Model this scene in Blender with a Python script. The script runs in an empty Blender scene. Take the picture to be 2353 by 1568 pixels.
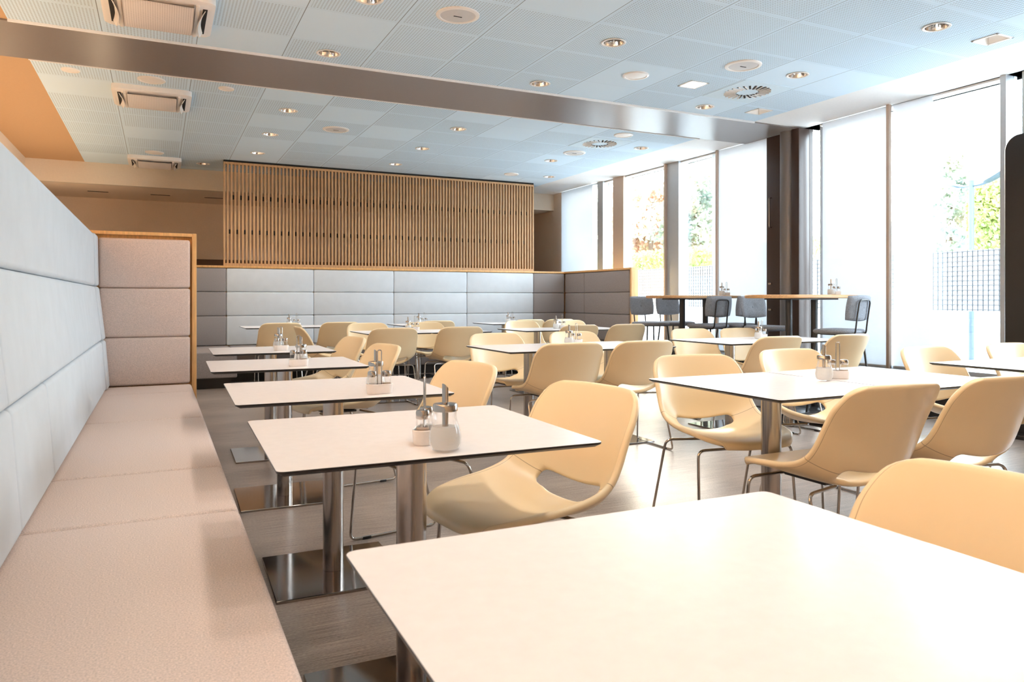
import bpy, bmesh, math, random
from mathutils import Vector, Matrix
R = math.radians
random.seed(7)
scn = bpy.context.scene
col = scn.collection

# ------------------------------------------------------------------ helpers
def tag(o, label=None, cat=None, group=None, kind=None):
    if label: o['label'] = label
    if cat: o['category'] = cat
    if group: o['group'] = group
    if kind: o['kind'] = kind
    return o

def finish(bm, name, mats, parent=None, smooth=35, loc=None):
    me = bpy.data.meshes.new(name)
    bm.normal_update()
    bm.to_mesh(me); bm.free()
    if not isinstance(mats, (list, tuple)): mats = [mats]
    for m in mats: me.materials.append(m)
    if smooth:
        me.polygons.foreach_set('use_smooth', [True] * len(me.polygons))
        me.set_sharp_from_angle(angle=R(smooth))
    o = bpy.data.objects.new(name, me)
    col.objects.link(o)
    if parent: o.parent = parent
    if loc: o.location = loc
    return o

def empty(name, loc=(0, 0, 0), rz=0):
    o = bpy.data.objects.new(name, None)
    o.empty_display_size = .1
    col.objects.link(o)
    o.location = loc; o.rotation_euler = (0, 0, rz)
    return o

def dup(root, loc, rz=0, label=None, group=None, cat=None, parent=None):
    def cp(o, par):
        c = o.copy(); col.objects.link(c)
        c.parent = par
        for ch in list(o.children): cp(ch, c)
        return c
    r = cp(root, parent)
    r.location = loc; r.rotation_euler = (0, 0, rz)
    return tag(r, label, cat, group)

def box(bm, lo, hi, bev=0, seg=2, mi=0):
    x0, y0, z0 = lo; x1, y1, z1 = hi
    vs = [bm.verts.new(p) for p in [(x0,y0,z0),(x1,y0,z0),(x1,y1,z0),(x0,y1,z0),(x0,y0,z1),(x1,y0,z1),(x1,y1,z1),(x0,y1,z1)]]
    fs = [bm.faces.new([vs[i] for i in q]) for q in [(3,2,1,0),(4,5,6,7),(0,1,5,4),(1,2,6,5),(2,3,7,6),(3,0,4,7)]]
    for f in fs: f.material_index = mi
    if bev:
        es = set(e for f in fs for e in f.edges)
        r = bmesh.ops.bevel(bm, geom=list(es), offset=bev, segments=seg, profile=.5, affect='EDGES')
        for f in r['faces']: f.material_index = mi
    return vs

def boxo(name, lo, hi, m, parent=None, bev=0, seg=2):
    bm = bmesh.new(); box(bm, lo, hi, bev, seg)
    return finish(bm, name, m, parent)

def hexa(bm, pts, bev=0, seg=3):
    vs = [bm.verts.new(p) for p in pts]
    fs = [bm.faces.new([vs[i] for i in q]) for q in [(3,2,1,0),(4,5,6,7),(0,1,5,4),(1,2,6,5),(2,3,7,6),(3,0,4,7)]]
    if bev:
        es = set(e for f in fs for e in f.edges)
        bmesh.ops.bevel(bm, geom=list(es), offset=bev, segments=seg, profile=.5, affect='EDGES')

def lathe(bm, prof, n=24, mi=0, sx=1, sy=1, off=(0, 0, 0), wob=0, nw=12):
    rings = []
    for (r, z) in prof:
        ring = []
        for k in range(n):
            a = 2 * math.pi * k / n
            rr = r * (1 + wob * math.cos(nw * a)) if callable(wob) is False else r * (1 + wob(z) * math.cos(nw * a))
            ring.append(bm.verts.new((off[0] + rr * math.cos(a) * sx, off[1] + rr * math.sin(a) * sy, off[2] + z)))
        rings.append(ring)
    for a, b in zip(rings, rings[1:]):
        for k in range(n):
            f = bm.faces.new((a[k], a[(k+1) % n], b[(k+1) % n], b[k])); f.material_index = mi
    return rings

def cap(bm, ring, flip=False, mi=0):
    f = bm.faces.new(ring[::-1] if flip else ring); f.material_index = mi

def cyl(bm, c, r, z0, z1, n=24, mi=0):
    rs = lathe(bm, [(r, z0), (r, z1)], n, mi, off=(c[0], c[1], 0))
    cap(bm, rs[0], True, mi); cap(bm, rs[1], False, mi)

def fillet(pts, rad, seg=5, closed=False):
    pts = [Vector(p) for p in pts]; out = []
    n = len(pts)
    for i, p in enumerate(pts):
        if not closed and i in (0, n - 1): out.append(p); continue
        a = pts[i - 1] - p; b = pts[(i + 1) % n] - p
        r = min(rad, a.length * .48, b.length * .48)
        pa = p + a.normalized() * r; pb = p + b.normalized() * r
        for k in range(seg + 1):
            t = k / seg
            out.append(pa * (1 - t) ** 2 + p * 2 * t * (1 - t) + pb * t * t)
    return out

def tube(bm, pts, r, n=8, closed=False, mi=0):
    pts = [Vector(p) for p in pts]
    m = len(pts); rings = []
    prev = None
    for i, p in enumerate(pts):
        if closed: t = (pts[(i + 1) % m] - pts[i - 1]).normalized()
        else: t = (pts[min(i + 1, m - 1)] - pts[max(i - 1, 0)]).normalized()
        if prev is None:
            ref = Vector((0, 0, 1)) if abs(t.z) < .9 else Vector((1, 0, 0))
            u = t.cross(ref).normalized()
        else:
            u = (prev - t * prev.dot(t)).normalized()
        prev = u; w = t.cross(u)
        rr = r[i] if isinstance(r, (list, tuple)) else r
        rings.append([bm.verts.new(p + (u * math.cos(2*math.pi*k/n) + w * math.sin(2*math.pi*k/n)) * rr) for k in range(n)])
    pairs = list(zip(rings, rings[1:])) + ([(rings[-1], rings[0])] if closed else [])
    for a, b in pairs:
        for k in range(n):
            bm.faces.new((a[k], a[(k+1) % n], b[(k+1) % n], b[k])).material_index = mi
    if not closed:
        cap(bm, rings[0], True, mi); cap(bm, rings[-1], False, mi)

def rrect(w, d, r, seg=5):
    pts = []
    for cx, cy, a0 in [(w/2-r, d/2-r, 0), (-w/2+r, d/2-r, 90), (-w/2+r, -d/2+r, 180), (w/2-r, -d/2+r, 270)]:
        for k in range(seg + 1):
            a = R(a0 + 90 * k / seg)
            pts.append((cx + r * math.cos(a), cy + r * math.sin(a)))
    return pts

def slab(bm, outline, levels, mi=None):
    """levels: list of (z, inset) from bottom to top; mi: face material per band + bottom, top"""
    n = len(outline); rings = []
    cx = sum(p[0] for p in outline) / n; cy = sum(p[1] for p in outline) / n
    for z, ins in levels:
        ring = []
        for i, (x, y) in enumerate(outline):
            x0, y0 = outline[i-1]; x1, y1 = outline[(i+1) % n]
            tx, ty = x1 - x0, y1 - y0; l = math.hypot(tx, ty) or 1
            nx, ny = -ty / l, tx / l
            ring.append(bm.verts.new((x + nx * ins, y + ny * ins, z)))
        rings.append(ring)
    for j, (a, b) in enumerate(zip(rings, rings[1:])):
        for k in range(n):
            f = bm.faces.new((a[k], a[(k+1) % n], b[(k+1) % n], b[k]))
            f.material_index = mi[j] if mi else 0
    f = bm.faces.new(rings[0][::-1]); f.material_index = mi[-2] if mi else 0
    f = bm.faces.new(rings[-1]); f.material_index = mi[-1] if mi else 0

def xform(bm, M, verts=None):
    bmesh.ops.transform(bm, matrix=M, verts=verts or bm.verts[:])

# ---------------------------------------------------------------- materials
def srgb(r, g, b):
    f = lambda c: (c/255/12.92) if c/255 <= .04045 else ((c/255+.055)/1.055)**2.4
    return (f(r), f(g), f(b), 1)

class NT:
    def __init__(s, name):
        s.m = bpy.data.materials.new(name); s.m.use_nodes = True
        s.t = s.m.node_tree; s.b = s.t.nodes['Principled BSDF']; s.out = s.t.nodes['Material Output']
    def n(s, typ, **kw):
        nd = s.t.nodes.new(typ)
        for k, v in kw.items():
            if k in nd.bl_rna.properties: setattr(nd, k, v)
            else: nd.inputs[k].default_value = v
        return nd
    def l(s, a, b): s.t.links.new(a, b)
    def math(s, op, a, b=None, c=None):
        nd = s.t.nodes.new('ShaderNodeMath'); nd.operation = op
        for i, x in enumerate((a, b, c)):
            if x is None: continue
            if isinstance(x, (int, float)): nd.inputs[i].default_value = x
            else: s.l(x, nd.inputs[i])
        return nd.outputs[0]
    def mix(s, f, a, b):
        nd = s.t.nodes.new('ShaderNodeMix'); nd.data_type = 'RGBA'
        for sock, x in ((nd.inputs[0], f), (nd.inputs[6], a), (nd.inputs[7], b)):
            if isinstance(x, (tuple, float, int)): sock.default_value = x
            else: s.l(x, sock)
        return nd.outputs[2]

def mat(name, c, rough=.5, metal=0, spec=.5, noise=0, nscale=40, stretch=(1, 1, 1), bump=0, coat=0):
    t = NT(name)
    t.b.inputs['Roughness'].default_value = rough
    t.b.inputs['Metallic'].default_value = metal
    t.b.inputs['Specular IOR Level'].default_value = spec
    t.b.inputs['Coat Weight'].default_value = coat
    tc = t.n('ShaderNodeTexCoord')
    mp = t.n('ShaderNodeMapping'); mp.inputs['Scale'].default_value = stretch
    t.l(tc.outputs['Object'], mp.inputs[0])
    nz = t.n('ShaderNodeTexNoise', Scale=nscale, Detail=4.0)
    t.l(mp.outputs[0], nz.inputs['Vector'])
    k = noise if noise else .02
    lo = tuple(x * (1 - k) for x in c[:3]) + (1,); hi = tuple(min(1, x * (1 + k)) for x in c[:3]) + (1,)
    rmp = t.n('ShaderNodeValToRGB')
    rmp.color_ramp.elements[0].position = .3; rmp.color_ramp.elements[1].position = .7
    rmp.color_ramp.elements[0].color = lo; rmp.color_ramp.elements[1].color = hi
    t.l(nz.outputs[0], rmp.inputs[0]); t.l(rmp.outputs[0], t.b.inputs['Base Color'])
    if bump:
        bp = t.n('ShaderNodeBump', Strength=bump, Distance=.002)
        t.l(nz.outputs[0], bp.inputs['Height']); t.l(bp.outputs[0], t.b.inputs['Normal'])
    return t.m

def glass_mat(name, tint=(1, 1, 1, 1), refl=.06, rough=0.0):
    t = NT(name)
    tr = t.n('ShaderNodeBsdfTransparent'); tr.inputs[0].default_value = tint
    gl = t.n('ShaderNodeBsdfGlossy'); gl.inputs['Roughness'].default_value = rough
    lw = t.n('ShaderNodeLayerWeight'); lw.inputs[0].default_value = .25
    fac = t.math('ADD', t.math('MULTIPLY', lw.outputs['Fresnel'], .4), refl)
    mx = t.n('ShaderNodeMixShader'); t.l(fac, mx.inputs[0]); t.l(tr.outputs[0], mx.inputs[1]); t.l(gl.outputs[0], mx.inputs[2])
    t.l(mx.outputs[0], t.out.inputs[0])
    return t.m

def wood_mat(name, c, axis=2):
    st = [14, 14, 14]; st[axis] = 1.0
    return mat(name, c, .45, noise=.16, nscale=6, stretch=tuple(st))

def emit_mat(name, c, s):
    t = NT(name)
    t.b.inputs['Base Color'].default_value = c
    t.b.inputs['Emission Color'].default_value = c; t.b.inputs['Emission Strength'].default_value = s
    return t.m

M = {}
M['laminate'] = mat('white_laminate', srgb(246, 240, 238), .22, spec=.45)
M['laminate_edge'] = mat('black_compact_edge', srgb(38, 33, 31), .35)
M['steel'] = mat('brushed_steel', srgb(186, 178, 172), .22, 1, noise=.05, nscale=30, stretch=(30, 30, .4))
M['steel_plate'] = mat('polished_steel_plate', srgb(150, 142, 138), .1, 1, noise=.04, nscale=10, stretch=(1, 40, 1))
M['chrome'] = mat('chrome', srgb(186, 178, 171), .18, 1)
M['black_metal'] = mat('black_metal', srgb(40, 37, 37), .35, 0)
M['rubber'] = mat('black_rubber', srgb(25, 24, 24), .6)
M['fabric'] = mat('beige_tweed', srgb(216, 195, 184), .95, spec=.1, noise=.2, nscale=260, bump=.25)
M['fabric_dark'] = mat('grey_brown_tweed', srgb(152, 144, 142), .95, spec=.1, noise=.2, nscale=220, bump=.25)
M['leather_white'] = mat('pale_grey_upholstery', srgb(212, 216, 220), .6, spec=.35, noise=.03, nscale=8, bump=.06)
M['stool_fabric'] = mat('grey_melange', srgb(134, 136, 142), .95, spec=.1, noise=.32, nscale=110, stretch=(1, 1, 3), bump=.3)
M['oak'] = wood_mat('oak_wood', srgb(222, 172, 112), 2)
M['oak_slat'] = wood_mat('oak_slat', srgb(196, 154, 110), 2)
M['oak_top'] = wood_mat('oak_table_top', srgb(205, 158, 108), 0)
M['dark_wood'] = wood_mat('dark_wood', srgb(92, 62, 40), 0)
M['white'] = mat('white_paint', srgb(232, 230, 228), .6)
M['cream'] = mat('cream_paint', srgb(222, 208, 190), .7)
M['tan_wall'] = mat('tan_wall', srgb(234, 214, 194), .8)
M['strip'] = mat('grey_satin_panel', srgb(128, 120, 116), .3, spec=.5)
M['plastic'] = mat('white_plastic', srgb(236, 230, 224), .4)
M['plastic_grey'] = mat('light_grey_plastic', srgb(205, 202, 200), .5)
M['ceramic'] = mat('white_ceramic', srgb(232, 224, 218), .3)
def salt_mat():
    t = NT('white_sugar_grains')
    d = t.n('ShaderNodeBsdfDiffuse'); d.inputs[0].default_value = srgb(250, 248, 245)
    tl = t.n('ShaderNodeBsdfTranslucent'); tl.inputs[0].default_value = srgb(250, 248, 245)
    nz = t.n('ShaderNodeTexNoise', Scale=900.0); bp = t.n('ShaderNodeBump', Strength=.2, Distance=.001)
    t.l(nz.outputs[0], bp.inputs['Height']); t.l(bp.outputs[0], d.inputs['Normal'])
    mx = t.n('ShaderNodeMixShader'); mx.inputs[0].default_value = .5
    t.l(d.outputs[0], mx.inputs[1]); t.l(tl.outputs[0], mx.inputs[2]); t.l(mx.outputs[0], t.out.inputs[0])
    return t.m
M['salt'] = salt_mat()
M['pepper'] = mat('beige_pepper', srgb(206, 184, 164), .9, noise=.15, nscale=900)
M['glass'] = glass_mat('clear_glass', (1, 1, 1, 1), .04)
M['pane'] = glass_mat('window_glass', (.95, .985, .98, 1), .03)
M['dark_frame'] = mat('dark_brown_frame', srgb(66, 50, 43), .35, spec=.4)
M['grey_column'] = mat('grey_column', srgb(120, 116, 116), .35, .3)
M['black'] = mat('black_panel', srgb(30, 25, 23), .3)
M['alu'] = mat('grey_aluminium', srgb(186, 190, 194), .4, .3)
M['bronze'] = mat('brown_aluminium', srgb(200, 180, 164), .4, .2)
M['void'] = mat('dark_slot', srgb(26, 22, 20), .8)
M['concrete'] = mat('pale_paving', srgb(200, 200, 200), .9, noise=.1, nscale=3)
M['fence'] = mat('white_fence_panel', srgb(238, 238, 240), .7)
M['fence_bar'] = mat('fence_bar_grey', srgb(34, 40, 46), .6)
M['lamp_pole'] = mat('grey_blue_pole', srgb(62, 76, 86), .5, .1)
M['bark'] = mat('bark', srgb(95, 78, 66), .9, noise=.3, nscale=8)

def leaf_mat(name, a, b, c):
    t = NT(name)
    tc = t.n('ShaderNodeTexCoord')
    nz = t.n('ShaderNodeTexNoise', Scale=1.3, Detail=3.0); t.l(tc.outputs['Object'], nz.inputs['Vector'])
    r = t.n('ShaderNodeValToRGB')
    e = r.color_ramp.elements
    e[0].position = .32; e[0].color = a; e[1].position = .68; e[1].color = c
    m = e.new(.5); m.color = b
    t.l(nz.outputs[0], r.inputs[0])
    t.l(r.outputs[0], t.b.inputs['Base Color']); t.b.inputs['Roughness'].default_value = .7
    tl = t.n('ShaderNodeBsdfTranslucent'); t.l(r.outputs[0], tl.inputs[0])
    mx = t.n('ShaderNodeMixShader'); mx.inputs[0].default_value = .4
    t.l(t.b.outputs[0], mx.inputs[1]); t.l(tl.outputs[0], mx.inputs[2]); t.l(mx.outputs[0], t.out.inputs[0])
    return t.m
M['leaf_autumn'] = leaf_mat('autumn_leaves', srgb(196, 150, 128), srgb(208, 176, 152), srgb(184, 186, 140))
M['leaf_green'] = leaf_mat('green_leaves', srgb(144, 164, 98), srgb(176, 188, 118), srgb(196, 176, 120))
M['leaf_dark'] = leaf_mat('grey_green_leaves', srgb(130, 144, 136), srgb(160, 168, 146), srgb(188, 164, 140))

def blind_mat():
    t = NT('roller_blind_mesh')
    c = srgb(228, 232, 236)
    d = t.n('ShaderNodeBsdfDiffuse'); d.inputs[0].default_value = c
    tl = t.n('ShaderNodeBsdfTranslucent'); tl.inputs[0].default_value = c
    tr = t.n('ShaderNodeBsdfTransparent')
    tc = t.n('ShaderNodeTexCoord'); nz = t.n('ShaderNodeTexNoise', Scale=60.0)
    mp = t.n('ShaderNodeMapping'); mp.inputs['Scale'].default_value = (1, .3, 2)
    t.l(tc.outputs['Object'], mp.inputs[0]); t.l(mp.outputs[0], nz.inputs['Vector'])
    m1 = t.n('ShaderNodeMixShader'); m1.inputs[0].default_value = .25
    t.l(d.outputs[0], m1.inputs[1]); t.l(tl.outputs[0], m1.inputs[2])
    m2 = t.n('ShaderNodeMixShader')
    t.l(t.math('ADD', t.math('MULTIPLY', nz.outputs[0], .05), .05), m2.inputs[0])
    t.l(m1.outputs[0], m2.inputs[1]); t.l(tr.outputs[0], m2.inputs[2]); t.l(m2.outputs[0], t.out.inputs[0])
    return t.m
M['blind'] = blind_mat()

def chair_mat():
    t = NT('tan_leather')
    t.b.inputs['Roughness'].default_value = .34; t.b.inputs['Specular IOR Level'].default_value = .6
    uv = t.n('ShaderNodeUVMap'); sp = t.n('ShaderNodeSeparateXYZ'); t.l(uv.outputs[0], sp.inputs[0])
    u = t.math('ABSOLUTE', sp.outputs[0]); v = sp.outputs[1]
    seam = t.math('MULTIPLY', t.math('LESS_THAN', t.math('ABSOLUTE', t.math('SUBTRACT', v, t.math('SUBTRACT', .68, t.math('MULTIPLY', u, .1)))), .0028), t.math('GREATER_THAN', u, .56))
    rim = t.math('LESS_THAN', t.math('ABSOLUTE', t.math('SUBTRACT', u, .955)), .003)
    ln = t.math('MAXIMUM', seam, rim)
    tc = t.n('ShaderNodeTexCoord'); nz = t.n('ShaderNodeTexNoise', Scale=5.0, Detail=2.0); t.l(tc.outputs['Object'], nz.inputs['Vector'])
    base = t.mix(nz.outputs[0], srgb(239, 212, 168), srgb(244, 220, 180))
    t.l(t.mix(t.math('MULTIPLY', ln, .55), base, srgb(130, 92, 58)), t.b.inputs['Base Color'])
    n2 = t.n('ShaderNodeTexNoise', Scale=350.0); t.l(tc.outputs['Object'], n2.inputs['Vector'])
    bp = t.n('ShaderNodeBump', Strength=.05, Distance=.001); t.l(n2.outputs[0], bp.inputs['Height']); t.l(bp.outputs[0], t.b.inputs['Normal'])
    return t.m
M['leather'] = chair_mat()

def floor_mat():
    t = NT('woven_vinyl_floor')
    tc = t.n('ShaderNodeTexCoord')
    def nz(sc, st, det=3.0):
        mp = t.n('ShaderNodeMapping'); mp.inputs['Scale'].default_value = st; t.l(tc.outputs['Object'], mp.inputs[0])
        n = t.n('ShaderNodeTexNoise', Scale=sc, Detail=det); t.l(mp.outputs[0], n.inputs['Vector']); return n.outputs[0]
    a = nz(40, (.12, 9, 1)); b = nz(220, (.4, 2.2, 1)); c = nz(1.2, (.6, 1.5, 1))
    f = t.math('ADD', t.math('ADD', t.math('MULTIPLY', a, .5), t.math('MULTIPLY', b, .35)), t.math('MULTIPLY', c, .3))
    r = t.n('ShaderNodeValToRGB'); e = r.color_ramp.elements
    e[0].position = .46; e[0].color = srgb(92, 80, 73); e[1].position = .69; e[1].color = srgb(184, 168, 156)
    t.l(f, r.inputs[0]); t.l(r.outputs[0], t.b.inputs['Base Color'])
    t.b.inputs['Roughness'].default_value = .3; t.b.inputs['Specular IOR Level'].default_value = .7; t.b.inputs['Coat Weight'].default_value = .25; t.b.inputs['Coat Roughness'].default_value = .22
    bp = t.n('ShaderNodeBump', Strength=.25, Distance=.002); t.l(b, bp.inputs['Height']); t.l(bp.outputs[0], t.b.inputs['Normal'])
    return t.m
M['floor'] = floor_mat()

def ceiling_mat():
    t = NT('perforated_ceiling_tiles')
    tc = t.n('ShaderNodeTexCoord'); sp = t.n('ShaderNodeSeparateXYZ'); t.l(tc.outputs['Object'], sp.inputs[0])
    x = t.math('DIVIDE', t.math('SUBTRACT', sp.outputs[0], .259 - 6.32), .632)
    y = t.math('DIVIDE', t.math('SUBTRACT', sp.outputs[1], 5.65 - 12.4), .62)
    fx = t.math('FRACT', x); fy = t.math('FRACT', y)
    def near(fr, w):
        d = t.math('MINIMUM', fr, t.math('SUBTRACT', 1.0, fr)); return t.math('LESS_THAN', d, w)
    seam = near(fx, .0045); cross = near(fy, .004); margin = t.math('MAXIMUM', near(fx, .035), near(fy, .035))
    cx = t.math('FLOOR', x); cy = t.math('FLOOR', y)
    cv = t.n('ShaderNodeCombineXYZ'); t.l(cx, cv.inputs[0]); t.l(cy, cv.inputs[1])
    wn = t.n('ShaderNodeTexWhiteNoise'); wn.noise_dimensions = '2D'; t.l(cv.outputs[0], wn.inputs['Vector'])
    perf = t.math('MULTIPLY', t.math('GREATER_THAN', wn.outputs[0], .3), t.math('SUBTRACT', 1.0, margin))
    P = .0215
    dx = t.math('SUBTRACT', t.math('FRACT', t.math('DIVIDE', sp.outputs[0], P)), .5); dy = t.math('SUBTRACT', t.math('FRACT', t.math('DIVIDE', sp.outputs[1], P)), .5)
    rr = t.math('ADD', t.math('MULTIPLY', dx, dx), t.math('MULTIPLY', dy, dy))
    dot = t.math('MULTIPLY', t.math('LESS_THAN', rr, .085), perf)
    base = t.mix(wn.outputs[0], srgb(214, 233, 247), srgb(208, 228, 243))
    c = t.mix(t.math('MULTIPLY', dot, .42), base, srgb(96, 104, 108))
    c = t.mix(t.math('MULTIPLY', cross, .15), c, srgb(150, 160, 165))
    c = t.mix(t.math('MULTIPLY', seam, .7), c, srgb(70, 72, 74))
    t.l(c, t.b.inputs['Base Color']); t.b.inputs['Roughness'].default_value = .9; t.b.inputs['Specular IOR Level'].default_value = .05
    return t.m
M['ceiling'] = ceiling_mat()

def perf_panel_mat():
    t = NT('perforated_plastic')
    tc = t.n('ShaderNodeTexCoord'); sp = t.n('ShaderNodeSeparateXYZ'); t.l(tc.outputs['Object'], sp.inputs[0])
    P = .014
    dx = t.math('SUBTRACT', t.math('FRACT', t.math('DIVIDE', sp.outputs[0], P)), .5); dy = t.math('SUBTRACT', t.math('FRACT', t.math('DIVIDE', sp.outputs[1], P)), .5)
    rr = t.math('ADD', t.math('MULTIPLY', dx, dx), t.math('MULTIPLY', dy, dy))
    c = t.mix(t.math('MULTIPLY', t.math('LESS_THAN', rr, .09), .4), srgb(232, 222, 214), srgb(140, 124, 112))
    t.l(c, t.b.inputs['Base Color']); t.b.inputs['Roughness'].default_value = .5
    return t.m
M['perf'] = perf_panel_mat()

# ---------------------------------------------------------------- the shell
ZC = 3.05
def struct(name, lo, hi, m, bev=0):
    return tag(boxo(name, lo, hi, m, bev=bev), kind='structure')
struct('floor', (-1.75, -3.1, -.06), (6.75, 13.9, 0), M['floor'])
struct('wall_left', (-1.75, -3.1, 0), (-1.66, 13.9, ZC), M['cream'])
struct('wall_back', (-1.66, 13.75, 0), (6.75, 13.9, ZC), M['tan_wall'])
struct('wall_front', (-1.75, -3.2, 0), (6.75, -3.1, ZC + .3), M['cream'])
struct('wall_right', (6.65, 11.71, 0), (6.75, 13.75, ZC), M['tan_wall'])
struct('trim_1', (-1.66, 13.70, 0), (6.65, 13.75, 1.78), M['dark_wood'])  # dark band across the lower far wall
# bulkhead and lower ceiling beyond the booth
struct('wall_bulkhead', (-1.66, 12.05, 2.745), (6.65, 12.15, ZC), M['cream'])
struct('ceiling_lower', (-1.66, 12.15, 2.745), (6.65, 13.75, 2.80), M['tan_wall'])
# main ceiling with holes for the recessed lamps
DOWN = [(1.228, 4.70), (3.113, 4.70), (5.008, 4.69), (5.018, 3.43), (1.213, 5.885), (3.107, 5.885), (4.991, 5.874),
        (1.207, 7.85), (3.093, 7.86), (5.618, 7.84), (1.187, 9.08), (3.079, 9.085), (4.981, 9.10),
        (1.22, 3.43), (3.11, 3.43), (1.22, 2.25), (3.11, 2.25), (5.01, 2.25), (1.22, 1.05), (3.11, 1.05), (5.01, 1.05), (1.22, -.2), (3.11, -.2), (5.01, -.2),  # unseen rows, put in to light the near tables from above
        (1.188, 10.31), (1.6, 12.9), (3.085, 10.31), (5.611, 10.31), (.577, 11.478)]
SQ = [(5.64, 3.416), (5.62, 5.78), (4.379, 5.313)]
def cut_ceiling(name, lo, hi):
    o = boxo(name, lo, hi, M['ceiling'])
    cb = bmesh.new()
    for x, y in DOWN:
        if lo[1] < y < hi[1]: cyl(cb, (x, y), .078, ZC - .05, ZC + .2, 32)
    for x, y in SQ:
        if lo[1] < y < hi[1]: box(cb, (x - .085, y - .085, ZC - .05), (x + .085, y + .085, ZC + .2))
    cut = finish(cb, 'cut', M['ceiling'])
    md = o.modifiers.new('b', 'BOOLEAN'); md.object = cut; md.operation = 'DIFFERENCE'; md.solver = 'EXACT'
    dg = bpy.context.evaluated_depsgraph_get(); dg.update()
    me = bpy.data.meshes.new_from_object(o.evaluated_get(dg))
    me.polygons.foreach_set('use_smooth', [False] * len(me.polygons))
    o.modifiers.clear(); o.data = me
    bpy.data.objects.remove(cut)
    return tag(o, kind='structure')
cut_ceiling('ceiling', (-.95, -3.1, ZC), (5.9, 6.14, ZC + .06))
cut_ceiling('ceiling_far', (-.95, 7.04, ZC), (5.9, 12.05, ZC + .06))
struct('ceiling_strip', (-1.66, 6.14, ZC - .012), (6.65, 7.04, ZC + .06), M['strip'])
struct('trim_2', (-.95, 6.125, ZC - .018), (5.9, 6.14, ZC + .02), M['white'])
struct('trim_3', (-.95, 7.04, ZC - .018), (5.9, 7.055, ZC + .02), M['white'])
M['warm_lit_margin'] = mat('plaster_warm_glow', srgb(196, 158, 118), .8)  # warm cove glow put into the colour of the white left margin
struct('ceiling_margin_left', (-1.66, -3.1, ZC), (-.95, 6.14, ZC + .05), M['warm_lit_margin'])
struct('ceiling_margin_left_far', (-1.66, 7.04, ZC), (-.95, 12.05, ZC + .05), M['warm_lit_margin'])
struct('ceiling_margin_right', (5.9, -3.1, ZC), (6.9, 6.14, ZC + .05), M['white'])
struct('ceiling_margin_right_far', (5.9, 7.04, ZC), (6.9, 12.05, ZC + .05), M['white'])
struct('roof', (-1.75, -3.2, ZC + .3), (6.75, 13.9, ZC + .4), M['white'])
struct('wall_facade_top', (6.65, -3.1, ZC), (6.9, 13.9, ZC + .4), M['white'])

# ------------------------------------------------------------ window facade
XW = 6.65
struct('trim_4', (XW - .2, -3.1, 0), (XW + .12, 11.71, .38), M['black'], .005)
def window(n, y0, y1):
    fr = empty('window_%d' % n, (XW, (y0 + y1) / 2, .38)); tag(fr, kind='structure')
    h = ZC - .38; w = (y1 - y0) / 2
    boxo('pane', (.085, -w, 0), (.095, w, h), M['pane'], fr)
    boxo('sill', (.05, -w, 0), (.13, w, .05), M['alu'], fr)
    boxo('head', (.02, -w, h - .02), (.13, w, h), M['white'], fr)
WIN = [(10.5, 11.71), (10.03, 10.33), (8.65, 9.73), (6.65, 8.36), (3.95, 5.93), (1.9, 3.75)]
for i, (a, b) in enumerate(WIN): window(i + 1, a, b)
def mull(n, y0, y1, x0, x1, m): return struct('trim_%d' % n, (x0, y0, .38), (x1, y1, ZC), m)
mull(5, 10.33, 10.50, XW - .02, XW + .14, M['alu'])
mull(6, 9.73, 10.03, XW - .02, XW + .14, M['bronze'])
mull(7, 8.36, 8.65, XW - .02, XW + .14, M['alu'])
mull(8, 8.62, 8.65, XW - .06, XW - .02, M['bronze'])
mull(9, 5.93, 5.98, XW + .08, XW + .12, M['alu'])
mull(10, 3.90, 3.95, XW - .02, XW + .14, M['alu'])
mull(11, 3.75, 3.79, XW + .02, XW + .14, M['alu'])
struct('wall_right_near', (XW, -3.1, .38), (XW + .12, 1.9, ZC), M['cream'])
w_ = empty('window_9', (XW, 3.845, .38)); tag(w_, kind='structure')
boxo('pane', (.085, -.055, 0), (.095, .055, ZC - .38), M['pane'], w_)
w_ = empty('window_10', (XW, 6.02, .38)); tag(w_, kind='structure')
boxo('pane', (.085, -.04, 0), (.095, .05, ZC - .38), M['pane'], w_)
# dark structural post group between the two window bays
pc = empty('steel_post', (XW - .05, 6.35, 0))
tag(pc, 'dark brown and grey steel post with a slim vent door, behind the right high table', 'post')
boxo('vent_door', (-.03, .04, .01), (.06, .28, ZC - .02), M['dark_frame'], pc, .004)
bm = bmesh.new(); cyl(bm, (-.02, -.06), .1, .01, ZC - .02, 32); finish(bm, 'round_column', M['grey_column'], pc)
boxo('side_flange', (-.10, -.28, .01), (.06, -.17, ZC - .02), M['dark_frame'], pc, .004)
boxo('rear_plate', (.06, -.28, .01), (.12, .28, ZC - .02), M['dark_frame'], pc)
vd = [c for c in pc.children if c.name.startswith('vent_door')][0]
bm = bmesh.new(); tube(bm, fillet([(-.03, .2, 1.95), (-.065, .2, 1.95), (-.065, .2, 2.3), (-.03, .2, 2.3)], .015), .008)
tag(finish(bm, 'handle', M['chrome'], vd), 'slim chrome pull handle')
for z in (1.28, .97):
    bm = bmesh.new(); box(bm, (-.05, .19, z - .012), (-.03, .235, z + .012), .003); tag(finish(bm, 'latch', M['chrome'], vd), 'small chrome latch')

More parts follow.
